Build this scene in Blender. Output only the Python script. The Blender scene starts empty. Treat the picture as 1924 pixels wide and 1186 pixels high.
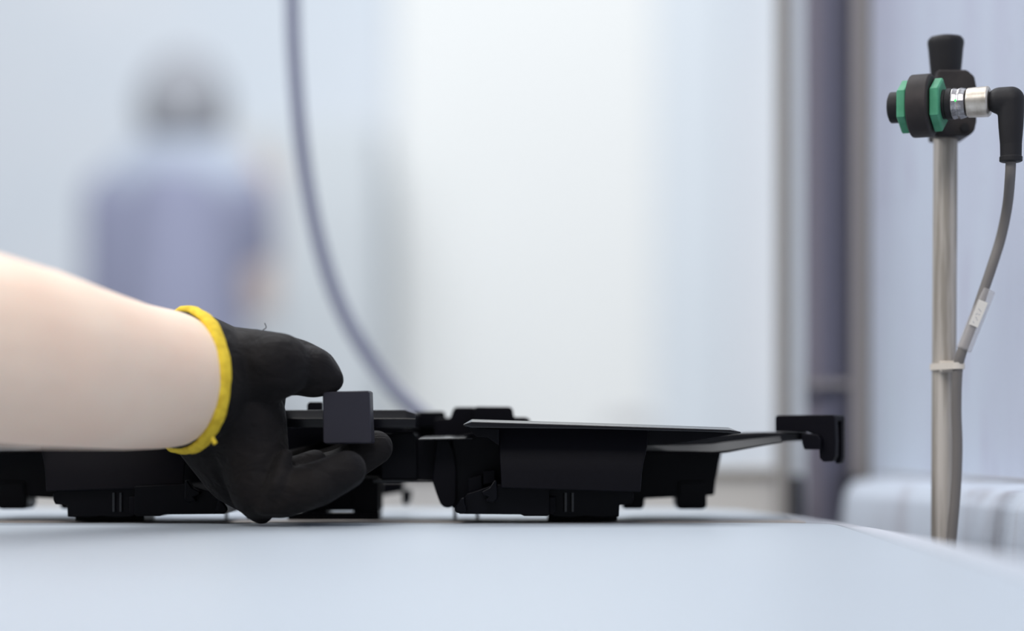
import bpy, bmesh, math, random
from mathutils import Vector, Matrix
random.seed(4)
sc = bpy.context.scene
COL = sc.collection
F, CX, HY, H = 4000.0, 962.0, 840.0, 0.035     # focal length in px of a 1924 px wide frame, principal column, horizon row, eye height over the table

# ------------------------------------------------------------------ camera, light, exposure
cam_d = bpy.data.cameras.new('camera'); cam = bpy.data.objects.new('camera', cam_d); COL.objects.link(cam)
cam.location = (0, 0, H); cam.rotation_euler = (math.pi/2, 0, 0)
cam_d.sensor_width = 36.0; cam_d.lens = 36.0*F/1924
cam_d.shift_y = (HY-593)/1924.0
cam_d.clip_start = 0.01
cam_d.dof.use_dof = True; cam_d.dof.focus_distance = 0.96; cam_d.dof.aperture_fstop = 2.4
sc.camera = cam
w = bpy.data.worlds.new('hall_light'); sc.world = w; w.use_nodes = True
bg = w.node_tree.nodes['Background']; bg.inputs[0].default_value = (0.84, 0.91, 1.0, 1); bg.inputs[1].default_value = 0.30
def area(name, loc, target, sx, sy, power, color=(1, 1, 1)):
    l = bpy.data.lights.new(name, 'AREA'); l.shape = 'RECTANGLE'; l.size = sx; l.size_y = sy; l.energy = power; l.color = color
    o = bpy.data.objects.new(name, l); COL.objects.link(o); o.location = loc
    o.rotation_euler = (Vector(target)-Vector(loc)).to_track_quat('-Z', 'Y').to_euler(); return o
area('unseen_lamp', (-0.15, 0.95, 2.1), (-0.15, 0.9, 0), 1.5, 1.0, 15, (1, 0.98, 0.96))
area('unseen_lamp', (-0.4, -1.0, 2.0), (0.0, 1.2, 0), 1.6, 0.8, 40, (1, 0.98, 0.96))  # unseen, added behind the camera to brighten surfaces facing it
area('unseen_lamp', (-0.1, 2.0, 1.8), (-0.15, 0.95, 0), 1.4, 0.5, 17, (0.95, 0.97, 1))  # unseen, added at the back for a bright rim on the arm
area('unseen_lamp', (-1.9, 0.9, 1.7), (0.24, 1.1, 0.2), 1.2, 0.9, 31, (0.97, 0.98, 1))  # unseen, added on the left to light the enclosure wall
area('unseen_lamp', (0.0, 2.7, 2.9), (0.0, 6.0, -0.3), 3.0, 1.2, 112, (0.96, 0.98, 1))  # unseen, added to brighten the far wall and door
sc.view_settings.view_transform = 'Standard'; sc.view_settings.look = 'None'
sc.view_settings.exposure = 0.0; sc.view_settings.gamma = 1.0; sc.view_settings.use_curve_mapping = False
sc.cycles.use_denoising = True

# ------------------------------------------------------------------ helpers
def P(px, py, d):                       # a point seen at pixel (px, py), d metres away from the lens plane
    return Vector(((px-CX)/F*d, d, H-(py-HY)/F*d))
def mat(name, col, rough=0.5, metal=0.0, spec=0.5, noise=None, bump=None, coat=0.0, sss=0.0, sheen=0.0, emit=None, alpha=None):
    m = bpy.data.materials.new(name); m.use_nodes = True
    nt = m.node_tree; b = nt.nodes['Principled BSDF']
    b.inputs['Base Color'].default_value = (*col, 1); b.inputs['Roughness'].default_value = rough
    b.inputs['Metallic'].default_value = metal; b.inputs['Specular IOR Level'].default_value = spec
    b.inputs['Coat Weight'].default_value = coat; b.inputs['Sheen Weight'].default_value = sheen
    if sss:
        b.inputs['Subsurface Weight'].default_value = sss; b.inputs['Subsurface Radius'].default_value = (0.008, 0.003, 0.002); b.inputs['Subsurface Scale'].default_value = 1
    if emit: b.inputs['Emission Color'].default_value = (*emit[0], 1); b.inputs['Emission Strength'].default_value = emit[1]
    if alpha is not None: b.inputs['Alpha'].default_value = alpha
    if noise or bump:
        tc = nt.nodes.new('ShaderNodeTexCoord')
    if noise:                            # (second colour, (sx, sy, sz) scale, low, high)
        c2, s, lo, hi = noise
        mp = nt.nodes.new('ShaderNodeMapping'); mp.inputs['Scale'].default_value = s; nt.links.new(tc.outputs['Object'], mp.inputs[0])
        n = nt.nodes.new('ShaderNodeTexNoise'); n.inputs['Scale'].default_value = 1; n.inputs['Detail'].default_value = 5; nt.links.new(mp.outputs[0], n.inputs['Vector'])
        r = nt.nodes.new('ShaderNodeValToRGB'); r.color_ramp.elements[0].position = lo; r.color_ramp.elements[1].position = hi
        r.color_ramp.elements[0].color = (*col, 1); r.color_ramp.elements[1].color = (*c2, 1)
        nt.links.new(n.outputs['Fac'], r.inputs[0]); nt.links.new(r.outputs[0], b.inputs['Base Color'])
    if bump:                             # ((sx, sy, sz), strength, distance)
        s, st, di = bump
        mp = nt.nodes.new('ShaderNodeMapping'); mp.inputs['Scale'].default_value = s; nt.links.new(tc.outputs['Object'], mp.inputs[0])
        n = nt.nodes.new('ShaderNodeTexNoise'); n.inputs['Scale'].default_value = 1; n.inputs['Detail'].default_value = 3; nt.links.new(mp.outputs[0], n.inputs['Vector'])
        bp = nt.nodes.new('ShaderNodeBump'); bp.inputs['Strength'].default_value = st; bp.inputs['Distance'].default_value = di
        nt.links.new(n.outputs['Fac'], bp.inputs['Height']); nt.links.new(bp.outputs[0], b.inputs['Normal'])
    return m
def tag(o, label=None, cat=None, group=None, kind=None):
    for k, v in (('label', label), ('category', cat), ('group', group), ('kind', kind)):
        if v: o[k] = v
    return o
def link(name, me, m, parent=None, smooth=False, bevel=0, seg=2):
    o = bpy.data.objects.new(name, me); COL.objects.link(o)
    if m: me.materials.append(m)
    if smooth:
        for p in me.polygons: p.use_smooth = True
    if bevel:
        b = o.modifiers.new('edge', 'BEVEL'); b.width = bevel; b.segments = seg; b.limit_method = 'ANGLE'; b.angle_limit = math.radians(25); b.harden_normals = False
        for p in me.polygons: p.use_smooth = True
        ws = o.modifiers.new('normals', 'WEIGHTED_NORMAL'); ws.keep_sharp = True
    if parent:
        o.parent = parent; o.matrix_parent_inverse = Matrix.Translation(-parent.location)
    return o
def empty(name, loc, label, cat, group=None):
    o = bpy.data.objects.new(name, None); COL.objects.link(o); o.location = loc; o.empty_display_size = 0.02
    return tag(o, label, cat, group)
def mesh(verts, faces, name='m'):
    me = bpy.data.meshes.new(name); me.from_pydata([tuple(v) for v in verts], [], faces)
    bm = bmesh.new(); bm.from_mesh(me); bmesh.ops.recalc_face_normals(bm, faces=bm.faces); bm.to_mesh(me); bm.free(); me.update()
    return me
def loft(rings, closed=True):            # equal-length vertex rings, end caps
    n = len(rings[0]); vs = [v for r in rings for v in r]; fs = []
    for k in range(len(rings)-1):
        for i in range(n if closed else n-1):
            j = (i+1) % n; fs.append((k*n+i, k*n+j, (k+1)*n+j, (k+1)*n+i))
    fs.append(tuple(range(n))); fs.append(tuple(range((len(rings)-1)*n, len(rings)*n)))
    return mesh(vs, fs)
def prism_v(poly, d0, d1, taper=1.0):    # outline given in pixels at depth d0, pushed straight back to depth d1
    a = [P(x, y, d0) for x, y in poly]
    c = sum(a, Vector())/len(a)
    b = [Vector((c.x+(v.x-c.x)*taper, d1, c.z+(v.z-c.z)*taper)) for v in a]
    return [a, b]
def box_me(x0, x1, y0, y1, z0, z1):
    v = [(x, y, z) for x in (x0, x1) for y in (y0, y1) for z in (z0, z1)]
    return mesh(v, [(0, 1, 3, 2), (4, 6, 7, 5), (0, 4, 5, 1), (2, 3, 7, 6), (0, 2, 6, 4), (1, 5, 7, 3)])
def frame(axis):
    axis = Vector(axis).normalized(); up = Vector((0, 0, 1)) if abs(axis.z) < 0.95 else Vector((0, 1, 0))
    u = axis.cross(up).normalized(); return axis, u, u.cross(axis)
def turned(p, axis, prof, n=32, rot=0.0): # prof: (distance along axis, radius) pairs
    a, u, v = frame(axis); p = Vector(p)
    return loft([[p+a*t+(u*math.cos(rot+2*math.pi*i/n)+v*math.sin(rot+2*math.pi*i/n))*r for i in range(n)] for t, r in prof])
def tube(pts, r, n=12, sub=6):
    pts = [Vector(p) for p in pts]; q = []
    for i in range(len(pts)-1):
        p0, p1, p2, p3 = pts[max(i-1, 0)], pts[i], pts[i+1], pts[min(i+2, len(pts)-1)]
        for k in range(sub):
            t = k/sub
            q.append(0.5*((2*p1)+(p2-p0)*t+(2*p0-5*p1+4*p2-p3)*t*t+(3*p1-p0-3*p2+p3)*t**3))
    q.append(pts[-1]); rings = []
    nrm = None
    for i, c in enumerate(q):
        t = (q[min(i+1, len(q)-1)]-q[max(i-1, 0)]).normalized()
        if nrm is None: nrm = frame(t)[1]
        nrm = (nrm-t*nrm.dot(t)).normalized(); b = t.cross(nrm)
        rr = r(i/(len(q)-1)) if callable(r) else r
        rings.append([c+(nrm*math.cos(2*math.pi*k/n)+b*math.sin(2*math.pi*k/n))*rr for k in range(n)])
    return loft(rings)
def cone_chain(bm, pts, n=20):           # pts: (Vector, radius): balls joined by tapering limbs, for the voxel skin
    for i, (c, r) in enumerate(pts):
        bmesh.ops.create_icosphere(bm, subdivisions=3, radius=r, matrix=Matrix.Translation(c))
        if i:
            p, pr = pts[i-1]
            if (c-p).length < 1e-5: continue
            a, u, v = frame(c-p); L = (c-p).length; s = max(-0.95, min(0.95, (pr-r)/L)); co = math.sqrt(1-s*s)
            A = [bm.verts.new(p+a*pr*s+(u*math.cos(2*math.pi*k/n)+v*math.sin(2*math.pi*k/n))*pr*co) for k in range(n)]
            B = [bm.verts.new(c+a*r*s+(u*math.cos(2*math.pi*k/n)+v*math.sin(2*math.pi*k/n))*r*co) for k in range(n)]
            for k in range(n): bm.faces.new((A[k], A[(k+1) % n], B[(k+1) % n], B[k]))
            bm.faces.new(A[::-1]); bm.faces.new(B)
def skinned(bm, voxel, smooth_n=6, fac=0.5):   # one continuous surface over the balls and limbs
    bmesh.ops.recalc_face_normals(bm, faces=bm.faces)
    me = bpy.data.meshes.new('skin'); bm.to_mesh(me); bm.free()
    o = bpy.data.objects.new('tmp', me); COL.objects.link(o)
    r = o.modifiers.new('r', 'REMESH'); r.mode = 'VOXEL'; r.voxel_size = voxel
    s = o.modifiers.new('s', 'SMOOTH'); s.iterations = smooth_n; s.factor = fac
    dg = bpy.context.evaluated_depsgraph_get(); out = bpy.data.meshes.new_from_object(o.evaluated_get(dg))
    bpy.data.objects.remove(o); bpy.data.meshes.remove(me)
    for p in out.polygons: p.use_smooth = True
    return out

# ------------------------------------------------------------------ materials
M = dict(
    wall_far=mat('pale_blue_wall_paint', (0.69, 0.74, 0.80), 0.8, noise=((0.77, 0.79, 0.83), (0.9, 0.9, 0.9), 0.35, 0.65)),
    door=mat('white_door_paint', (0.86, 0.87, 0.86), 0.6),
    door_edge=mat('pale_tint_strip', (0.72, 0.77, 0.82), 0.6),  # in-between tint, a soft brightness gradient put into colour
    floor=mat('grey_floor', (0.45, 0.46, 0.48), 0.5, noise=((0.52, 0.53, 0.54), (3, 3, 3), 0.4, 0.6)),
    panel=None,
    ledge=mat('worn_ledge_paint', (0.50, 0.55, 0.63), 0.5, noise=((0.33, 0.32, 0.36), (50, 26, 3), 0.52, 0.78), bump=((200, 60, 200), 0.2, 0.001)),
    kick=mat('beige_low_panel', (0.68, 0.66, 0.63), 0.7),
    rail=mat('brown_rail', (0.36, 0.33, 0.29), 0.6),
    prof_brown=mat('brown_grey_profile', (0.27, 0.255, 0.245), 0.55),
    prof_light=mat('light_grey_profile', (0.66, 0.70, 0.74), 0.5),
    prof_purple=mat('purple_grey_profile', (0.25, 0.23, 0.28), 0.5),
    prof_mid=mat('slate_profile', (0.14, 0.14, 0.20), 0.5),
    prof_dark=mat('dark_seal', (0.055, 0.055, 0.085), 0.5),
    prof_grey=mat('grey_profile', (0.27, 0.25, 0.255), 0.5),
    prof_olive=mat('olive_grey_seal', (0.15, 0.14, 0.12), 0.6),
    black=mat('black_steel', (0.012, 0.012, 0.02), 0.5),
    top=mat('white_laminate', (0.40, 0.448, 0.505), 0.42, spec=0.35, noise=((0.42, 0.465, 0.515), (2, 2, 2), 0.3, 0.7)),
    strip=mat('beige_edging', (0.45, 0.405, 0.375), 0.6),
    gap=mat('dark_joint', (0.05, 0.045, 0.05), 0.8),
    rim=mat('pale_grey_edging', (0.50, 0.52, 0.57), 0.5),
    steel=mat('table_steel', (0.5, 0.5, 0.52), 0.4, metal=0.8),
    plastic=mat('black_plastic', (0.0018, 0.0018, 0.0034), 0.36, spec=0.10, bump=((900, 900, 900), 0.05, 0.0003)),
    plastic_matte=mat('black_grained_plastic', (0.0036, 0.0034, 0.0056), 0.42, spec=0.085, bump=((2500, 2500, 2500), 0.12, 0.0002)),
    plastic_grip_lit=mat('black_plastic_lit', (0.020, 0.0185, 0.027), 0.45, spec=0.25, bump=((2500, 2500, 2500), 0.12, 0.0002)),  # lighter base colour stands in for the reflection on the grip block
    plastic_gloss=mat('black_glossy_plastic', (0.003, 0.003, 0.005), 0.16, spec=0.42),
    glove=mat('black_glove_knit', (0.006, 0.005, 0.0055), 0.7, spec=0.13, sheen=0.03, bump=((700, 700, 700), 0.35, 0.0006), noise=((0.014, 0.0115, 0.011), (45, 45, 45), 0.4, 0.7)),
    cuff=mat('yellow_knit_hem', (0.78, 0.56, 0.045), 0.75, spec=0.2, noise=((0.62, 0.42, 0.03), (300, 300, 300), 0.4, 0.65), bump=((900, 900, 900), 0.5, 0.0008)),
    skin=mat('pale_skin', (0.91, 0.70, 0.545), 0.45, spec=0.4, sss=0.12, noise=((0.88, 0.635, 0.485), (22, 22, 30), 0.4, 0.75)),
    cable=mat('slate_cable_jacket', (0.20, 0.21, 0.29), 0.5),
    hair=mat('hazed_hair', (0.28, 0.29, 0.32), 0.7),  # hair made paler, far haze is put into the colour
    face=mat('face_skin', (0.62, 0.52, 0.48), 0.6),
    shirt=mat('lavender_work_shirt', (0.26, 0.275, 0.385), 0.85),  # clothes lightened as well, haze put into their colours
    collar=mat('pale_blue_cloth', (0.44, 0.49, 0.59), 0.85),
    trousers=mat('blue_trousers', (0.25, 0.27, 0.42), 0.85),
    eye=mat('dark_eye', (0.03, 0.03, 0.03), 0.3),
    cabinet=mat('grey_cabinet_paint', (0.60, 0.64, 0.67), 0.6),
    pole=mat('streaked_steel', (0.30, 0.265, 0.225), 0.45, metal=0.3, noise=((0.55, 0.50, 0.45), (260, 260, 14), 0.40, 0.62)),
    rubber=mat('black_rubber', (0.011, 0.010, 0.0115), 0.6, spec=0.3, bump=((1200, 1200, 1200), 0.2, 0.0003)),
    clampm=mat('dark_clamp_plastic', (0.022, 0.018, 0.018), 0.62, spec=0.3, noise=((0.036, 0.029, 0.028), (120, 120, 120), 0.4, 0.7)),
    green=mat('green_nut_plastic', (0.045, 0.25, 0.13), 0.55, noise=((0.07, 0.30, 0.17), (150, 150, 150), 0.4, 0.7)),
    clear=mat('smoky_collar', (0.22, 0.21, 0.22), 0.2, metal=0.4, noise=((0.5, 0.5, 0.52), (320, 320, 320), 0.45, 0.7)),
    silver=mat('nickel_coupling', (0.50, 0.45, 0.39), 0.38, metal=0.9, noise=((0.68, 0.63, 0.57), (200, 200, 200), 0.4, 0.7)),
    led=mat('green_led', (0.05, 0.6, 0.1), 0.3, emit=((0.1, 0.9, 0.2), 0.9)),
    cord=mat('grey_cord', (0.15, 0.135, 0.125), 0.55),
    sleeve=mat('clear_sleeve', (0.62, 0.58, 0.57), 0.3, alpha=0.34),
    tagw=mat('cream_tag', (0.70, 0.66, 0.60), 0.7),
    ink=mat('grey_ink', (0.38, 0.36, 0.37), 0.7),
    tie=mat('cream_nylon', (0.62, 0.56, 0.49), 0.5),
)
def folds(m):                              # soft cloth folds under the knit relief
    nt = m.node_tree; b = nt.nodes['Principled BSDF']; old = b.inputs['Normal'].links[0].from_node
    tc = nt.nodes.new('ShaderNodeTexCoord'); mp = nt.nodes.new('ShaderNodeMapping'); mp.inputs['Scale'].default_value = (60, 60, 110); mp.inputs['Rotation'].default_value = (0, 0.6, 0)
    nt.links.new(tc.outputs['Object'], mp.inputs[0]); n = nt.nodes.new('ShaderNodeTexNoise'); n.inputs['Scale'].default_value = 1; n.inputs['Detail'].default_value = 2; n.inputs['Distortion'].default_value = 1.2
    nt.links.new(mp.outputs[0], n.inputs['Vector']); bp = nt.nodes.new('ShaderNodeBump'); bp.inputs['Strength'].default_value = 0.35; bp.inputs['Distance'].default_value = 0.005
    nt.links.new(n.outputs['Fac'], bp.inputs['Height']); nt.links.new(bp.outputs[0], old.inputs['Normal'])
folds(M['glove'])
def wall_paint():                          # painted sheet metal: vertical stains, fine scratches
    m = mat('scuffed_blue_paint', (0.58, 0.64, 0.77), 0.42); nt = m.node_tree; b = nt.nodes['Principled BSDF']
    tc = nt.nodes.new('ShaderNodeTexCoord')
    def nz(s, det, lo, hi):
        mp = nt.nodes.new('ShaderNodeMapping'); mp.inputs['Scale'].default_value = s; nt.links.new(tc.outputs['Object'], mp.inputs[0])
        n = nt.nodes.new('ShaderNodeTexNoise'); n.inputs['Scale'].default_value = 1; n.inputs['Detail'].default_value = det; nt.links.new(mp.outputs[0], n.inputs['Vector'])
        r = nt.nodes.new('ShaderNodeMapRange'); r.inputs[1].default_value = lo; r.inputs[2].default_value = hi; nt.links.new(n.outputs['Fac'], r.inputs[0]); return r.outputs[0]
    def mix(f, a, c):
        x = nt.nodes.new('ShaderNodeMix'); x.data_type = 'RGBA'; nt.links.new(f, x.inputs[0])
        if isinstance(a, tuple): x.inputs[6].default_value = (*a, 1)
        else: nt.links.new(a, x.inputs[6])
        x.inputs[7].default_value = (*c, 1); return x.outputs[2]
    c = mix(nz((1, 9, 1.6), 3, 0.42, 0.68), (0.57, 0.64, 0.74), (0.49, 0.51, 0.63))
    c = mix(nz((1, 60, 12), 4, 0.60, 0.80), c, (0.43, 0.42, 0.54))
    c = mix(nz((1, 800, 40), 2, 0.68, 0.74), c, (0.30, 0.30, 0.38))
    nt.links.new(c, b.inputs['Base Color']); return m
M['panel'] = wall_paint()

# ------------------------------------------------------------------ setting
def struct(name, me, m, parent=None, bevel=0, **k):
    o = link(name, me, m, parent, bevel=bevel, **k)
    if not parent: o['kind'] = 'structure'
    return o
FZ = -0.90
struct('floor', box_me(-4, 4, -1.5, 6.6, FZ-0.05, FZ), M['floor'])
struct('wall_back', box_me(-4, 4, 6.0, 6.1, FZ, 3.4), M['wall_far'])
door = struct('door_1', box_me(-0.33, 0.40, 5.93, 6.0, FZ, 2.6), M['door'], bevel=0.005)
struct('tint_strip', box_me(0.40, 0.60, 5.95, 6.0, FZ, 2.65), M['door_edge'], door)  # added strip; its in-between tint grades the bright door into the wall
h = turned((0.32, 5.905, 0.10), (1, 0, 0), [(-0.06, 0.010), (0.06, 0.010)], 12); struct('door_handle', h, M['steel'], door)
WX = 0.262
def WXA(y): return 0.2565-(y-1.06)*0.105          # the enclosure wall runs slightly inwards
struct('wall_right', loft([[Vector((WXA(y)+o, y, z)) for o, z in ((0, FZ), (0.02, FZ), (0.02, 2.2), (0, 2.2))] for y in (-0.4, 1.345)]), M['panel'])
led = loft([[Vector((WXA(y)+o+e, y, z)) for o, z in ((0, 0.0172), (-0.026, 0.0135), (-0.031, 0.006), (-0.033, -0.01), (-0.033, FZ), (0, FZ))] for y, e in ((-0.4, 0), (1.285, 0), (1.335, 0.012))])
struct('baseboard_right', led, M['ledge'], bevel=0.002)
seam = loft([[Vector((WXA(y)+o, y, z)) for o, z in ((-0.0008, 0.0178), (0, 0.0178), (0, 0.0186), (-0.0008, 0.0186))] for y in (-0.4, 1.33)]); struct('trim_1', seam, M['rail'])
# framed aluminium post where the enclosure wall ends
D = 1.36
def col_me(x0, x1, d0, d1, z0=FZ, z1=2.2):
    return box_me((x0-CX)/F*D, (x1-CX)/F*D, d0, d1, z0, z1)
post = struct('trim_2', col_me(1512, 1560, 1.368, 1.410), M['prof_purple'])
for nm, x0, x1, d0, k in (('edge_strip', 1465, 1481, 1.346, 'prof_brown'), ('flat_strip', 1481, 1513, 1.358, 'prof_light'), ('channel', 1548, 1578, 1.362, 'prof_mid'),
                          ('seal_strip', 1576, 1597, 1.356, 'prof_dark'), ('profile_bar', 1597, 1624, 1.352, 'prof_grey'), ('seal_strip', 1624, 1645, 1.350, 'prof_olive')):
    struct(nm, col_me(x0, x1, d0, 1.390), M[k], post, bevel=0.0008)
struct('joint_plate', col_me(1514, 1592, 1.353, 1.362, H+(HY-728)/F*D, H+(HY-716)/F*D), M['prof_grey'], post, bevel=0.0006)
struct('base_shoe', col_me(1572, 1602, 1.335, 1.356, FZ, H-(893-HY)/F*D), M['black'], post, bevel=0.001)
struct('base_shoe', col_me(1476, 1500, 1.335, 1.356, FZ, H-(893-HY)/F*D), M['black'], post, bevel=0.001)
zr = H-(880-HY)/F*1.42
low = struct('wall_low', box_me(-1.6, 0.178, 1.42, 1.45, FZ, zr-0.004), M['kick'])
struct('cap_rail', box_me(-1.6, 0.178, 1.415, 1.455, zr-0.005, zr), M['rail'], low, bevel=0.0008)

# pale cabinet far behind the person
cb = empty('storage_cabinet', (-0.62, 5.6, FZ), 'pale grey metal storage cabinet far back between the person and the white door', 'cabinet')
link('body', box_me(-0.86, -0.335, 5.4, 5.85, FZ+0.06, 0.86), M['cabinet'], cb, bevel=0.006)
for x0, x1 in ((-0.855, -0.600), (-0.596, -0.340)):
    dr = link('door', box_me(x0, x1, 5.38, 5.4, FZ+0.08, 0.84), M['cabinet'], cb, bevel=0.004)
    xh = x1-0.03 if x0 < -0.7 else x0+0.03
    link('handle', box_me(xh-0.006, xh+0.006, 5.355, 5.38, 0.0, 0.14), M['steel'], dr, bevel=0.002)
link('plinth', box_me(-0.85, -0.345, 5.42, 5.85, FZ, FZ+0.06), M['black'], cb)

# ------------------------------------------------------------------ table
tb = empty('work_table', (-0.4, 0.7, FZ), 'white glossy laminate work table with beige back edging strip', 'table')
def slab(outline, z0, z1):
    return loft([[Vector((x, y, z)) for x, y in outline] for z in (z0, z1)])
def arc(cx, cy, r, a0, a1, n=8):
    return [(cx+r*math.cos(math.radians(a0+(a1-a0)*i/n)), cy+r*math.sin(math.radians(a0+(a1-a0)*i/n))) for i in range(n+1)]
TX = -1.05
link('core', slab([(TX, 0.16), (0.167, 0.16)]+[(0.167, 0.85), (0.1645, 0.95), (0.158, 1.05), (0.148, 1.11), (0.133, 1.185), (0.115, 1.213), (0.09, 1.22)]+[(TX, 1.22)], -0.032, -0.0016), M['rim'], tb, bevel=0.001)
link('worktop', slab([(TX, 0.16), (0.146, 0.16)]+arc(0.121, 0.956, 0.025, 0, 90)+[(TX, 0.981)], -0.0017, 0.0), M['top'], tb, bevel=0.0004)
link('joint', slab([(TX, 0.9812)]+arc(0.121, 0.956, 0.0252, 90, 0)+[(0.1462, 0.16), (0.1476, 0.16)]+arc(0.121, 0.9645, 0.0266, 0, 90)+[(TX, 0.991)], -0.0017, -0.0003), M['gap'], tb)
link('edging_strip', slab([(TX, 0.9912), (0.123, 0.9912), (0.136, 0.988), (0.138, 1.0), (0.137, 1.024), (TX, 1.024)], -0.0017, -0.0001), M['strip'], tb)
link('rear_panel', slab([(TX, 1.025), (0.136, 1.025), (0.138, 1.08), (0.125, 1.165), (0.09, 1.20), (TX, 1.20)], -0.0017, 0.0), M['top'], tb, bevel=0.0004)
for x in (TX+0.08, 0.09):
    for y in (0.24, 1.12):
        link('leg', box_me(x-0.02, x+0.02, y-0.02, y+0.02, FZ, -0.032), M['steel'], tb, bevel=0.002)
link('crossbar', box_me(TX+0.1, 0.07, 1.105, 1.135, -0.09, -0.05), M['steel'], tb, bevel=0.002)
link('crossbar', box_me(TX+0.1, 0.07, 0.225, 0.255, -0.09, -0.05), M['steel'], tb, bevel=0.002)

# ------------------------------------------------------------------ moulded plastic part: right half and its mirror image
XC = (640-CX)/F*0.967
part = empty('plastic_housing', (XC, 1.02, 0), 'wide black moulded plastic housing with hooked arm lying on white table under gloved hand', 'plastic part')
def flip(me):
    for v in me.vertices: v.co.x = 2*XC-v.co.x
    me.flip_normals(); return me
def both(name, fn, m, bevel=0.0004, seg=2, **k):
    a = link(name, fn(), m, part, bevel=bevel, seg=seg, **k); b = link(name, flip(fn()), m, part, bevel=bevel, seg=seg, **k); return a, b
def pr(poly, d0, d1, taper=1.0): return lambda: loft(prism_v(poly, d0, d1, taper))
def one(name, fn, m, bevel=0.0004, seg=2): return link(name, fn(), m, part, bevel=bevel, seg=seg)
PL, PM, PG = M['plastic'], M['plastic_matte'], M['plastic_gloss']
def profile(xs, prof):                    # prof(t): list of (py, d) for t along xs
    return lambda: loft([[P(x, 0, 1)*0 + Vector(((x-CX)/F*prof(i/(len(xs)-1))[0][1], d, H-(py-HY)/F*d)) for py, d in prof(i/(len(xs)-1))] for i, x in enumerate(xs)])
L = lambda a, b: (lambda t: a+(b-a)*t)
# deep bucket body below the flange, lower band slightly proud
def body():
    r = []
    for y, xl, xr, d in ((803, 936, 1219, 0.970), (838, 938, 1216, 0.968), (866, 939, 1209, 0.9665), (878, 940, 1207, 0.966), (884, 940.5, 1206, 0.9657), (917, 942, 1203.5, 0.9645)):
        k = (y-803)/114
        def pt(x, dd): 
            yy = y+(x-940)/265*8*k
            q = P(x, yy, d); return Vector((q.x, dd, q.z))
        r.append([pt(xl, d), pt(xr, d), pt(xr-4, 1.045), pt(xl+2, 1.045)])
    return loft(r)
link('front_body', body(), PM, part, bevel=0.0006)
left_body = flip(body())
for v in left_body.vertices: v.co.y += 0.013
link('front_body', left_body, PM, part, bevel=0.0006)
# long upper flange with a chamfered front lip
def flange(left=False):
    xs = ([(968, 797, 803, 0), (980, 790.5, 805, 1)] if left else [(870, 797, 800, 0), (886, 787.5, 804, 1)])+[(1100, 794, 806, 1), (1300, 800.5, 811, 1), (1372, 803, 813, 1), (1392, 811, 815, 0)]
    r = []
    for x, yt, yb, f in xs:
        dlo, dhi = (0.976, 0.983) if left else (0.955, 0.963)
        bk = 1.03 if x < 1200 else 1.0 if x < 1350 else 0.985
        pts = [(yb, dlo), (yt+4.5*f+0.6, dlo), (yt, dhi), (yt, bk), (yb, bk)]
        X = (x-CX)/F*dlo
        r.append([Vector((X, d, H-(py-HY)/F*(dlo if d < 1 else dhi))) for py, d in pts])
    return loft(r)
link('upper_flange', flange(), PG, part, bevel=0.0005); link('upper_flange', flip(flange(True)), PG, part, bevel=0.0005)
one('flange_end', pr([(873, 798), (900, 804), (938, 806), (938, 838), (915, 822), (895, 822)], 0.963, 0.985), PL)
both('gusset', pr([(1212, 806), (1391, 813), (1345, 822), (1290, 831), (1250, 835.5), (1212, 837)], 0.972, 0.992), PL)
# inner recess wall and the stepped middle walls
one('recess_wall', pr([(850, 823), (945, 805), (945, 952), (850, 955)], 1.0, 1.03), PL)
def shelf():
    return loft([[P(786, 824.5, 0.984), P(889, 822.5, 0.984), P(886, 817.5, 0.996), P(797, 819, 0.996)], [P(786, 827.5, 0.984), P(889, 825.5, 0.984), P(886, 823, 1.01), P(797, 823, 1.01)]])
one('shelf_lip', shelf, PG, 0.0003)
one('box_wall', pr([(736, 818), (741, 813), (776, 813), (783, 820), (784, 901), (716, 901), (716, 816)], 1.000, 1.045), PL, 0.0006)
one('step_wall', pr([(782, 824), (850, 824), (850, 905), (782, 903)], 1.004, 1.035), PM)
one('rounded_tab', pr([(820, 826), (843, 826), (853, 850), (857, 880), (857, 938), (854, 951), (842, 955), (833, 953), (827, 946), (820, 928), (812, 904)], 0.996, 1.006), PM, 0.0006)
one('bottom_lip', pr([(700, 900.5), (814, 902), (814, 907), (700, 907)], 1.001, 1.05), PG, 0.0003)
both('inner_wall', pr([(850, 823), (945, 805), (945, 952), (850, 955)], 1.032, 1.045), PL)
# clip housing under the body
both('clip_housing', pr([(862, 966), (866, 945), (878, 928), (900, 921), (930, 910), (1032, 914), (1032, 967), (1028, 970), (985, 970), (978, 967)], 0.974, 1.03), PL)
both('clip', pr([(905, 924), (920, 916), (930, 901), (934, 905), (934.5, 938), (927, 945), (911, 942), (917, 934), (906, 930)], 0.968, 0.976), PL, 0.0009)
both('clip', pr([(853, 957), (866, 936), (874, 933), (873, 943), (878, 961), (868, 965.5), (857, 964)], 0.969, 0.976), PL, 0.0009)
one('latch_plate', pr([(908, 886), (930, 884), (930, 907), (908, 911)], 0.985, 1.0), PM, 0.0003)
one('slanted_web', pr([(880, 900), (905, 893), (906, 918), (880, 927)], 0.988, 1.0), PM, 0.0003)
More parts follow.
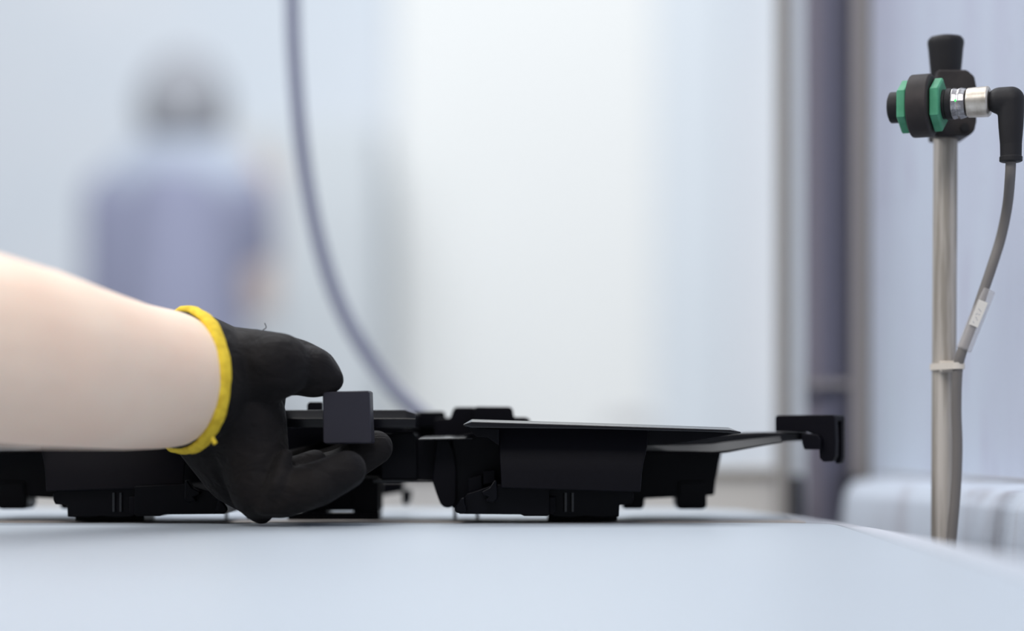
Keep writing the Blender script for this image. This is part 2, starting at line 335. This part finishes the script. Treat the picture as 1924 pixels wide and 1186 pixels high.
# latch block, ribs and foot
both('latch_block', pr([(1030, 916), (1184, 920), (1190, 927), (1190, 940), (1186, 948), (1164, 949), (1163, 971), (1128, 972.5), (1100, 970), (1072, 973), (1040, 971), (1030, 962)], 0.982, 1.032), PL)
both('rib', pr([(1031, 934), (1044, 934), (1044, 962), (1038, 967), (1031, 966)], 0.977, 0.984), PM, 0.0003)
for x in (1062, 1075):
    both('rib', lambda x=x: turned(P(x, 926, 0.982), (0, 0, -1), [(0, 0.0009), (0.0088, 0.0009)], 10), PG, 0)
both('foot', lambda: loft([[Vector((x, y, z)) for x, y in (((1030-CX)/F, 1.0), ((1160-CX)/F, 1.0), ((1160-CX)/F, 1.03), ((1030-CX)/F, 1.03))] for z in (0.0002, 0.0035)]), PL, 0.0003)
both('pin', lambda: turned(P(855, 955, 1.035), (0, 0, -1), [(0, 0.0008), (0.0051, 0.0008)], 10), PL, 0)
both('pin', lambda: turned(P(897, 955, 1.035), (0, 0, -1), [(0, 0.0008), (0.0051, 0.0008)], 10), PL, 0)
# rear body with its tabs and soft-edged flange
both('rear_body', pr([(1180, 842), (1357, 846), (1350, 880), (1345, 905), (1342, 931), (1205, 938), (1180, 939)], 1.036, 1.09), PL, 0.0008)
both('rear_panel', pr([(1276, 906), (1325, 905), (1325, 932), (1276, 934)], 1.034, 1.038), PL, 0.0004)
both('rear_tab', pr([(1271, 929), (1328, 929), (1328, 953), (1321, 957.5), (1276, 957.5), (1270, 946)], 1.034, 1.055), PL, 0.0008)
both('rear_tab', pr([(1168, 936), (1212, 936), (1210, 953), (1206, 957), (1172, 957)], 1.036, 1.055), PL, 0.0008)
both('rear_flange', pr([(1190, 826), (1290, 822), (1385, 813), (1430, 812), (1515, 812), (1520, 816), (1520, 827.5), (1480, 829.5), (1430, 836), (1385, 845), (1345, 850.5), (1290, 849), (1190, 848)], 1.0135, 1.07), PG, 0.0016, seg=4)
def rear_lip():
    r = []
    for x, yf, yb, th in ((1200, 847, 838, 4), (1290, 848, 836, 4), (1340, 849.5, 834, 4), (1365, 847.5, 830, 4), (1420, 838, 824, 3), (1470, 830, 819, 2)):
        r.append([Vector(((x-CX)/F*1.0, d, H-(py-HY)/F*1.0)) for py, d in ((yf+th, 1.0), (yf, 0.999), (yb, 1.006), (yb+th+8, 1.010))])
    return loft(r)
both('rear_lip', rear_lip, PL, 0.0004)
# hooked clip at the end of the arm, its open end turned to the camera
def hook_parts():
    o = P(1516, 820, 1.008); s = 1.008/F; R = Matrix.Rotation(math.radians(-35), 3, 'Z'); k = 1/math.cos(math.radians(35))
    def wall(poly, y0, y1):
        return loft([[o+R@Vector(((x-1516)*s*k*0.93, y, -(py-820)*s)) for x, py in poly] for y in (y0, y1)])
    fr = [(1460, 784), (1463, 780), (1566, 780), (1569, 784), (1571, 830), (1570, 857), (1565, 867), (1549, 868), (1542, 861), (1541, 828), (1536, 818), (1520, 812), (1460, 811)]
    bk = [(1460, 784), (1463, 780), (1565, 780), (1569, 784), (1569, 860), (1566, 870), (1558, 872), (1553, 862), (1550, 812), (1460, 811)]
    tp = [(1460, 784), (1463, 780), (1565, 780), (1569, 784), (1568.5, 792), (1460, 792)]
    bracket = [(1514, 814), (1528, 815), (1544, 817), (1549, 826), (1549, 845), (1518, 845), (1514, 832)]
    return [('hook', lambda: wall(fr, -0.002, 0.0022), 0.0005), ('hook_back', lambda: wall(bk, 0.0062, 0.0098), 0.0005), ('hook_top', lambda: wall(tp, 0.0015, 0.007), 0.0004), ('hook_bracket', lambda: wall(bracket, -0.0045, -0.0015), 0.0006)]
for nm, fn, bv in hook_parts(): both(nm, fn, PM, bv)
# upright tabs along the rear edge
both('upright_tab', pr([(776, 776), (779, 773), (832, 773), (836, 777), (837, 802), (776, 802)], 1.055, 1.07), PL, 0.0008)
both('upright_tab', pr([(817, 790), (821, 785.5), (846, 785), (851, 770), (856, 765), (892, 765), (892, 830), (817, 830)], 1.045, 1.06), PM, 0.0006)
both('upright_tab', pr([(891, 768), (894, 764), (958, 764.5), (963, 768), (966, 784), (988, 784), (996, 788), (996, 805), (891, 805)], 1.035, 1.05), PM, 0.0006)
both('back_wall', pr([(700, 797), (905, 797), (1200, 808), (1200, 835), (905, 830), (905, 828), (700, 828)], 1.062, 1.075), PL, 0.0006)
both('rear_bracket', pr([(712, 905), (758, 905), (756, 925), (715, 932)], 1.10, 1.12), M['plastic_matte'], 0.0006)
both('rear_pin', pr([(754, 921), (773, 920), (772, 940), (766, 950), (756, 949)], 1.10, 1.115), PG, 0.001)
# middle: chamfered bar, wall below, grip block
def bar():
    r = []
    for px, e in ((528, 1), (533, 0), (760, 0), (781, 1)):
        yt = 770.5+7*e
        r.append([Vector(((px-CX)/F*0.985, d, H-(py-HY)/F*0.985)) for py, d in ((804, 0.984), (787, 0.984), (yt, 0.9862), (yt, 1.035), (804, 1.035))])
    return loft(r)
link('front_bar', bar(), PG, part, bevel=0.0002)
link('middle_wall', loft(prism_v([(520, 802), (760, 802), (760, 905), (520, 905)], 1.046, 1.06)), PL, part, bevel=0.0005)
link('small_tab', loft(prism_v([(577, 760), (581, 755.5), (605, 755.5), (605, 775), (577, 775)], 1.0, 1.01)), PM, part, bevel=0.0005)
def block():
    r = []
    for d, g in ((0.9400, 0.0), (0.9415, 1.0), (0.9570, 2.0)):
        r.append([Vector(((x-CX)/F*0.9405, d, H-(py-HY)/F*0.9405)) for x, py in ((607-g, 740-g), (610-g, 737-g), (690+g, 735-g), (694+g, 738-g), (695.5+g, 785), (698+g, 829+g), (695+g, 832+g), (611-g, 833+g), (608-g, 830+g))])
    return loft(r)
gb = link('grip_block', block(), M['plastic_grip_lit'], part, bevel=0.0003)
link('grip_stem', loft(prism_v([(625, 765), (680, 765), (680, 806), (625, 806)], 0.956, 0.990)), PL, part)
for nm, xs in (('centre_leg', (664, 712)), ('centre_leg', (566, 614))):
    link(nm, loft([[Vector(((xs[0]-CX)/F*1.028, 1.028, z)), Vector(((xs[1]-CX)/F*1.028, 1.028, z)), Vector(((xs[1]-CX)/F*1.028, 1.055, z)), Vector(((xs[0]-CX)/F*1.028, 1.055, z))] for z in (0.0002, 0.0205)]), PL, part, bevel=0.0005)
link('base_bar', box_me((540-CX)/F*1.02, (712-CX)/F*1.02, 1.021, 1.034, 0.0002, 0.0035), PL, part, bevel=0.0004)
link('clip_frame', box_me((560-CX)/F*1.028, (712-CX)/F*1.028, 1.03, 1.06, 0.004, 0.0205), PL, part, bevel=0.0004)

# ------------------------------------------------------------------ arm and gloved hand
arm = empty('person', P(345, 980, 0.935), 'person reaching in with bare pale forearm and black glove with yellow hem', 'person')
AS = -0.025
def PA(px, py, d): return P(px, py, d+AS)
def mm(px, py, d, rpx): return (P(px, py, d+AS), rpx/F*(d+AS))
bm = bmesh.new()
ax = Vector((0.76, 0.65, -0.02)).normalized()
cuff_c = PA(350, 715, 0.958)
cone_chain(bm, [mm(398, 722, 0.990, 84), mm(345, 716, 0.962, 119), mm(300, 712, 0.944, 134), mm(235, 706, 0.921, 142), mm(150, 690, 0.893, 156), mm(60, 672, 0.868, 172), mm(-60, 650, 0.842, 186), mm(-200, 628, 0.815, 190), mm(-420, 600, 0.778, 185), mm(-620, 560, 0.75, 190)])
cone_chain(bm, [mm(-620, 560, 0.75, 190), mm(-760, 330, 0.74, 200), mm(-900, 0, 0.72, 225)])
forearm = link('forearm', skinned(bm, 0.003, 10), M['skin'], arm)
bm = bmesh.new(); cone_chain(bm, [mm(-770, 300, 0.738, 245), mm(-910, -40, 0.72, 275), mm(-1000, -240, 0.71, 290)])
link('sleeve', skinned(bm, 0.004, 6), M['shirt'], arm)
bm = bmesh.new()
# wrist sleeve of the glove and the palm
cone_chain(bm, [mm(350, 715, 0.959, 131), mm(392, 724, 0.983, 121), mm(430, 745, 0.992, 108)])
cone_chain(bm, [mm(395, 735, 0.968, 100), mm(455, 790, 0.972, 84), mm(478, 860, 0.970, 66), mm(488, 918, 0.965, 58)])
cone_chain(bm, [mm(395, 790, 0.978, 85), mm(450, 880, 0.984, 72), mm(492, 920, 0.984, 56)])
cone_chain(bm, [mm(400, 780, 0.995, 80), mm(452, 870, 1.002, 62), mm(490, 912, 1.004, 50)])
cone_chain(bm, [mm(405, 760, 1.005, 72), mm(450, 850, 1.015, 50), mm(482, 890, 1.018, 42)])
cone_chain(bm, [mm(486, 940, 0.968, 40), mm(491, 963, 0.968, 23)])
# thumb: root on the side of the palm, over the top, tip pressed on the block
cone_chain(bm, [mm(420, 700, 0.972, 88), mm(475, 694, 0.964, 76), mm(524, 687, 0.958, 62)])
cone_chain(bm, [mm(524, 687, 0.966, 60), mm(558, 690, 0.970, 53), mm(588, 700, 0.970, 48), mm(606, 708, 0.970, 37), mm(623, 715, 0.970, 23.5)])
cone_chain(bm, [mm(585, 690, 0.964, 40), mm(625, 711, 0.968, 21)])
cone_chain(bm, [mm(536, 858, 0.957, 15), mm(520, 912, 0.951, 20), mm(497, 950, 0.956, 20)])
# index, middle, ring and little finger curling up from below
cone_chain(bm, [mm(492, 920, 0.965, 54), mm(530, 930, 0.960, 45), mm(596, 910, 0.956, 43), mm(652, 883, 0.957, 37)])
cone_chain(bm, [mm(494, 918, 0.984, 52), mm(560, 905, 0.986, 41), mm(640, 880, 0.991, 37), mm(706, 841, 0.992, 33)])
cone_chain(bm, [mm(490, 908, 1.004, 46), mm(560, 893, 1.007, 37), mm(628, 872, 1.010, 34), mm(672, 848, 1.011, 31)])
cone_chain(bm, [mm(482, 888, 1.018, 40), mm(545, 878, 1.025, 32), mm(598, 862, 1.027, 29), mm(632, 845, 1.027, 27)])
cone_chain(bm, [mm(548, 885, 0.967, 26), mm(592, 868, 0.968, 24)])
glove = link('glove', skinned(bm, 0.0011, 7, 0.5), M['glove'], arm)
# rolled yellow hem
def hem():
    a, u, v = frame(ax); rings = []; n, k = 64, 14
    for i in range(n):
        t = 2*math.pi*i/n; rd = u*math.cos(t)+v*math.sin(t)
        R = 0.0305+0.0003*math.sin(9*t)+0.0002*math.sin(23*t+1)
        c = cuff_c+rd*R
        rings.append([c+(rd*math.cos(2*math.pi*j/k)*0.0022+a*math.sin(2*math.pi*j/k)*0.0034) for j in range(k)])
    vs = [p for r in rings for p in r]; fs = []
    for i in range(n):
        for j in range(k): fs.append((i*k+j, i*k+(j+1) % k, ((i+1) % n)*k+(j+1) % k, ((i+1) % n)*k+j))
    return mesh(vs, fs)
hm = link('hem', hem(), M['cuff'], glove, smooth=True); hm['label'] = 'yellow knitted hem'
def spark(px, py, d, pts):
    return tube([PA(px+x, py+y, d) for x, y in pts], 0.0002, 6)
th = link('loose_thread', spark(496, 621, 0.962, [(-6, 2), (0, -2), (4, -6), (1, -14)]), M['glove'], glove)
th = link('loose_thread', tube([PA(398, 822, 0.934), PA(402, 830, 0.934), PA(405, 834, 0.934)], 0.0010, 8), M['cuff'], glove)

# ------------------------------------------------------------------ hanging cable behind the table
cbp = [(P(545, -2200, 1.32)), P(545, -900, 1.32), P(547, -200, 1.32), P(549, 0, 1.32), P(553, 110, 1.32), P(563, 240, 1.32), P(581, 370, 1.32), P(606, 480, 1.32), P(638, 572, 1.32), P(682, 655, 1.32), P(732, 722, 1.32), P(792, 780, 1.32), P(850, 825, 1.32), P(878, 870, 1.315), P(884, 960, 1.31), P(884, 1300, 1.305), P(884, 2600, 1.305), Vector((-0.03, 1.305, FZ+0.006))]
tag(link('hanging_cable', tube(cbp, 0.0045, 12, 8), M['cable'], smooth=True), 'thick slate grey cable hanging in a curve behind the table', 'cable')

# ------------------------------------------------------------------ blurred person standing far behind
DP = 4.5
def B(px, py, dy, r): return (P(px, py, DP)+Vector((0, dy, 0)), r)
pb = empty('person', (P(335, 840, DP).x, DP, FZ), 'blurred dark-haired person in lavender work clothes standing far behind the table', 'person')
bm = bmesh.new()
cone_chain(bm, [B(348, 215, 0, 0.088), B(348, 262, 0.025, 0.062)]); cone_chain(bm, [B(348, 180, 0, 0.080), B(348, 215, 0, 0.088)])
cone_chain(bm, [B(347, 290, -0.01, 0.055), B(345, 350, -0.01, 0.060)])
cone_chain(bm, [B(348, 225, 0.08, 0.012), B(348, 245, 0.098, 0.014)])
for s in (-1, 1): cone_chain(bm, [B(348+s*79, 222, -0.005, 0.012), B(348+s*79, 245, 0.0, 0.010)])
cone_chain(bm, [B(340, 390, 0, 0.11), B(338, 560, 0, 0.125), B(338, 760, 0, 0.135)])
ARM = {-1: [B(222, 380, 0, 0.060), B(205, 600, 0.0, 0.045), B(212, 790, 0.07, 0.033)], 1: [B(450, 380, 0, 0.060), B(478, 560, 0.06, 0.045), B(474, 420, 0.20, 0.036), B(470, 350, 0.22, 0.031)]}
for s in (-1, 1):
    cone_chain(bm, [B(338+s*80, 800, 0, 0.10), B(338+s*92, 1220, 0.01, 0.062), B(338+s*95, 1590, -0.02, 0.045)]); cone_chain(bm, [B(338+s*95, 1632, -0.02, 0.034), B(338+s*102, 1640, 0.12, 0.030)])
    cone_chain(bm, ARM[s]); w0 = ARM[s][-1][0]; dn = -1 if s < 0 else 1      # one hand hangs, the other is raised
    cone_chain(bm, [(w0, 0.030), (w0+Vector((0, 0.005, dn*0.055)), 0.036)])
    for q in range(4):
        f0 = w0+Vector((0, -0.022+q*0.018, dn*0.065))
        cone_chain(bm, [(f0, 0.0105), (f0+Vector((-s*0.004, 0, dn*(0.048-0.004*abs(q-1.5)))), 0.0095), (f0+Vector((-s*0.018, 0, dn*(0.076-0.008*abs(q-1.5)))), 0.008)])
    cone_chain(bm, [(w0+Vector((-s*0.012, 0.03, dn*0.02)), 0.012), (w0+Vector((-s*0.03, 0.05, dn*0.065)), 0.010)])
link('body', skinned(bm, 0.009, 5), M['face'], pb)
bm = bmesh.new(); cone_chain(bm, [B(348, 200, -0.016, 0.097), B(348, 172, 0.0, 0.085)]); cone_chain(bm, [B(348, 215, -0.045, 0.086), B(348, 245, -0.05, 0.062)])
link('hair', skinned(bm, 0.008, 3), M['hair'], pb)
for s in (-1, 1):
    bm = bmesh.new(); bmesh.ops.create_icosphere(bm, subdivisions=2, radius=0.011, matrix=Matrix.Translation(P(348+s*28, 212, DP)+Vector((0, 0.080, 0))))
    me = bpy.data.meshes.new('eye'); bm.to_mesh(me); bm.free(); link('eye', me, M['eye'], pb, smooth=True)
bm = bmesh.new()
cone_chain(bm, [B(340, 375, 0, 0.118), B(338, 560, 0, 0.14), B(338, 790, 0, 0.152)])
cone_chain(bm, [B(228, 392, 0, 0.068), B(448, 392, 0, 0.068)])
cone_chain(bm, [(c, r+0.012) for c, r in ARM[-1]]); cone_chain(bm, [(ARM[1][0][0], 0.072), (ARM[1][0][0].lerp(ARM[1][1][0], 0.45), 0.062)])
link('shirt', skinned(bm, 0.009, 5), M['shirt'], pb)
bm = bmesh.new(); cone_chain(bm, [B(346, 285, -0.012, 0.085), B(344, 318, -0.012, 0.098)]); cone_chain(bm, [B(262, 345, -0.01, 0.068), B(344, 305, -0.015, 0.095), B(425, 345, -0.01, 0.068)])
link('hood', skinned(bm, 0.008, 4), M['collar'], pb)
bm = bmesh.new()
for s in (-1, 1): cone_chain(bm, [B(338+s*72, 810, 0, 0.112), B(338+s*90, 1220, 0.01, 0.078), B(338+s*95, 1585, -0.02, 0.062)])
link('trousers', skinned(bm, 0.009, 4), M['trousers'], pb)

# ------------------------------------------------------------------ sensor on its rod beside the table
DS = 1.008; S = DS/F
st = empty('sensor_stand', (P(1772, 0, DS).x, DS, FZ), 'upright streaked steel rod with black clamp and knob beside the scuffed wall', 'stand')
rod = loft([[c+Vector((math.cos(2*math.pi*i/24), math.sin(2*math.pi*i/24), 0))*22.5*S for i in range(24)] for c in (Vector((P(1770, 0, DS).x, DS, FZ)), P(1772, 1000, DS), P(1776.5, 262, DS), P(1777, 145, DS))])
link('rod', rod, M['pole'], st, smooth=True)
link('base_plate', turned((P(1770, 0, DS).x, DS, FZ), (0, 0, 1), [(0, 0.019), (0.006, 0.019), (0.007, 0.018)], 32), M['black'], st)
link('knob', turned(P(1777, 142, DS), (0, 0, 1), [(-0.001, 27.5*S), (0, 28*S), (50*S, 32.5*S), (60*S, 34*S), (66*S, 33.5*S), (72*S, 29*S), (74.5*S, 18*S)], 36), M['rubber'], st, smooth=True)
axs = Vector((math.cos(math.radians(24)), -math.sin(math.radians(24)), 0)); aa, uu, vv = frame(axs)
C0 = P(1733, 199, DS-0.026)               # centre of the holder ring, in front of the rod
# clamp: block round the rod with a rounded rear flank
def clamp():
    o = Vector((P(1777, 0, DS).x, DS, 0))
    pts = [(-24, -62), (30, -62), (44, -50), (48, -30), (48, 34), (44, 52), (34, 61), (-24, 61)]
    return loft([[Vector((o.x+x*S, y, P(0, 201+z, DS).z)) for x, z in pts] for y in (DS-0.012, DS+0.012)])
link('clamp_block', clamp(), M['clampm'], st, bevel=0.001)
def annulus(p, axis, prof, n=40):
    a, u, v = frame(axis); vs = []; m = len(prof)
    for t, r in prof: vs += [p+a*t+(u*math.cos(2*math.pi*i/n)+v*math.sin(2*math.pi*i/n))*r for i in range(n)]
    return mesh(vs, [(k*n+i, k*n+(i+1) % n, ((k+1) % m)*n+(i+1) % n, ((k+1) % m)*n+i) for k in range(m) for i in range(n)])
link('clamp_ring', annulus(C0, axs, [(-0.0051, 53*S), (-0.0043, 57.5*S), (0.0043, 57.5*S), (0.0051, 53*S), (0.0051, 29*S), (-0.0051, 29*S)]), M['clampm'], st, bevel=0.0004)
nb = C0+Vector((0, 1, 0))*0.0128
link('clamp_neck', loft([[nb+aa*t+Vector((0, y, z)) for t, y, z in ((-0.0042, 0, -0.007), (0.0042, 0, -0.007), (0.0042, 0, 0.007), (-0.0042, 0, 0.007))], [Vector((P(1777, 0, DS).x+x, DS-0.0115, C0.z+z)) for x, z in ((-0.0062, -0.012), (0.002, -0.012), (0.002, 0.012), (-0.0062, 0.012))]]), M['clampm'], st)
link('clamp_screw', turned(P(1812, 240, DS-0.012), (0, -1, 0), [(0, 0.0022), (0.0012, 0.0022)], 6), M['rubber'], st)
# sensor
se = empty('barrel_sensor', C0, 'black barrel sensor with two green hex nuts held in the rod clamp', 'sensor')
R0 = 28.5*S
link('barrel', turned(C0, axs, [(-0.0150, R0*0.93), (-0.0145, R0), (-0.0105, R0), (-0.0104, R0*0.94), (0.0112, R0*0.94), (0.0114, R0), (0.0140, R0)], 36), M['rubber'], se, bevel=0.0002)
link('lens', turned(C0, axs, [(-0.0155, R0*0.75), (-0.0148, R0*0.75)], 24), M['black'], se)
for t0, t1 in ((-0.0098, -0.0053), (0.0053, 0.0098)):
    link('hex_nut', turned(C0, axs, [(t0, 45*S), (t0+0.0006, 49*S), (t1-0.0006, 49*S), (t1, 45*S)], 6, rot=math.radians(30)), M['green'], se, bevel=0.0003)
link('collar', turned(C0, axs, [(0.0140, R0*0.97), (0.0146, R0*1.02), (0.0168, R0*0.95), (0.0178, R0*1.02), (0.0203, R0*0.93)], 12), M['clear'], se, bevel=0.0003)
bm = bmesh.new(); bmesh.ops.create_icosphere(bm, subdivisions=2, radius=0.0007, matrix=Matrix.Translation(C0+aa*0.0138-Vector((0, 1, 0))*R0*1.0+Vector((0, 0, 0.0004))))
me = bpy.data.meshes.new('led'); bm.to_mesh(me); bm.free(); lo = link('indicator_led', me, M['led'], se); lo['label'] = 'small glowing green indicator light'
# cable with elbow plug, running down the rod
E = C0+aa*0.0485
cbl = empty('sensor_cable', E, 'grey sensor cable with black elbow plug and label sleeve tied to the rod', 'cable')
link('coupling_nut', turned(C0, axs, [(0.0205, R0*0.80), (0.0212, R0*0.94), (0.0302, R0*0.98), (0.0311, R0*0.88)], 28), M['silver'], cbl, bevel=0.0003)
def elbow():
    bm = bmesh.new(); a = C0+aa*0.0355; b = C0+aa*0.0405; r = R0*0.86
    cone_chain(bm, [(a, r), (b, r)]); dn = Vector((0, 0, -1))
    cone_chain(bm, [(b+dn*0.000, r), (b+dn*0.012, 23*S*0.97), (b+dn*0.020, 19.5*S)])
    return skinned(bm, 0.0006, 4)
link('elbow_plug', elbow(), M['rubber'], cbl)
T = C0+aa*0.0405
link('plug_collar', turned(T, (0, 0, -1), [(0.0185, 19.5*S), (0.0255, 19*S), (0.0257, 20.5*S), (0.0278, 20.5*S), (0.0282, 17*S)], 24), M['rubber'], cbl, bevel=0.0002)
dl = 0.990
cpts = [T+Vector((0, 0, -0.026)), P(1898, 330, T.y+0.002), P(1893, 385, 0.983), P(1881, 445, dl), P(1864, 500, dl), P(1847, 550, dl), P(1826, 612, dl), P(1807, 662, dl), P(1799, 700, dl+0.002), P(1797, 770, dl+0.004), P(1799, 840, dl+0.005), P(1796, 920, dl+0.006), P(1789, 1000, dl+0.006), P(1783, 1080, dl+0.006), P(1779, 1200, dl+0.004), P(1778, 2200, dl), P(1778, 4300, dl)]
link('cord', tube(cpts, 9.6*S, 12, 6), M['cord'], cbl, smooth=True)
a0, a1 = P(1853, 545, dl), P(1807, 658, dl); dv = (a1-a0)
sl = link('label_sleeve', turned(a0+Vector((0.0009, 0, 0)), dv, [(0, 14*S), (dv.length*0.98, 14.5*S), (dv.length, 13*S)], 20), M['sleeve'], cbl, smooth=False)
ctr = a0+dv*0.40-Vector((0, 15.5*S, 0)); ud = dv.normalized(); sd = ud.cross(Vector((0, 1, 0))).normalized()
def card(c, hl, hw, t=0.0002, off=0.0):
    return loft([[c+ud*a*hl+sd*b*hw+Vector((0, y-off, 0)) for a, b in ((-1, -1), (1, -1), (1, 1), (-1, 1))] for y in (0, -t)])
tg = link('label_tag', card(ctr, 0.0062, 0.0022), M['tagw'], cbl)
def glyphs():                              # small print, too soft in the photograph to read
    strokes = [[(-0.6, -0.7, 0.5, 0.8)], [(-0.5, -0.2, 0.6, -0.8), (0.2, 0.1, -0.4, 0.8)], [(-0.7, -0.5, -0.1, 0.3), (0.3, 0.2, 0.6, 0.8)], [(-0.4, -0.8, 0.3, -0.1)]]
    bm = bmesh.new()
    for i, g in enumerate(strokes):
        cc = ctr+ud*(-0.0016+i*0.0021)
        for x0, y0, x1, y1 in g:
            p, q = cc+ud*x0*0.0009+sd*y0*0.0012-Vector((0, 0.00022, 0)), cc+ud*x1*0.0009+sd*y1*0.0012-Vector((0, 0.00022, 0))
            t = (q-p).normalized(); nn = t.cross(Vector((0, 1, 0)))*0.00017
            vs = [bm.verts.new(v) for v in (p+nn, p-nn, q-nn, q+nn)]; bm.faces.new(vs)
    me = bpy.data.meshes.new('marks'); bm.to_mesh(me); bm.free(); return me
g = link('printed_marks', glyphs(), M['ink'], tg)
# nylon tie round rod and cord
rc = Vector((P(1774, 0, DS).x, DS, P(0, 690, DS).z)); cc = Vector((P(1799, 0, dl+0.002).x, dl+0.002, rc.z))
def tie():
    hull = []
    for i in range(40):
        t = 2*math.pi*i/40; d = Vector((math.cos(t), math.sin(t), 0))
        p = max((rc+d*(23.6*S), cc+d*(10.5*S)), key=lambda q: q.dot(d)); hull.append((p, d))
    z = 6*S
    return loft([[p+Vector((0, 0, -z)) for p, d in hull], [p+d*0.0007+Vector((0, 0, -z)) for p, d in hull], [p+d*0.0007+Vector((0, 0, z)) for p, d in hull], [p+Vector((0, 0, z)) for p, d in hull]])
tm = tie(); link('cable_tie', tm, M['tie'], cbl)
link('tie_head', box_me(rc.x-0.0035, rc.x+0.0040, rc.y-0.0092, rc.y-0.006, rc.z-0.0026, rc.z+0.0026), M['tie'], cbl, bevel=0.0004)
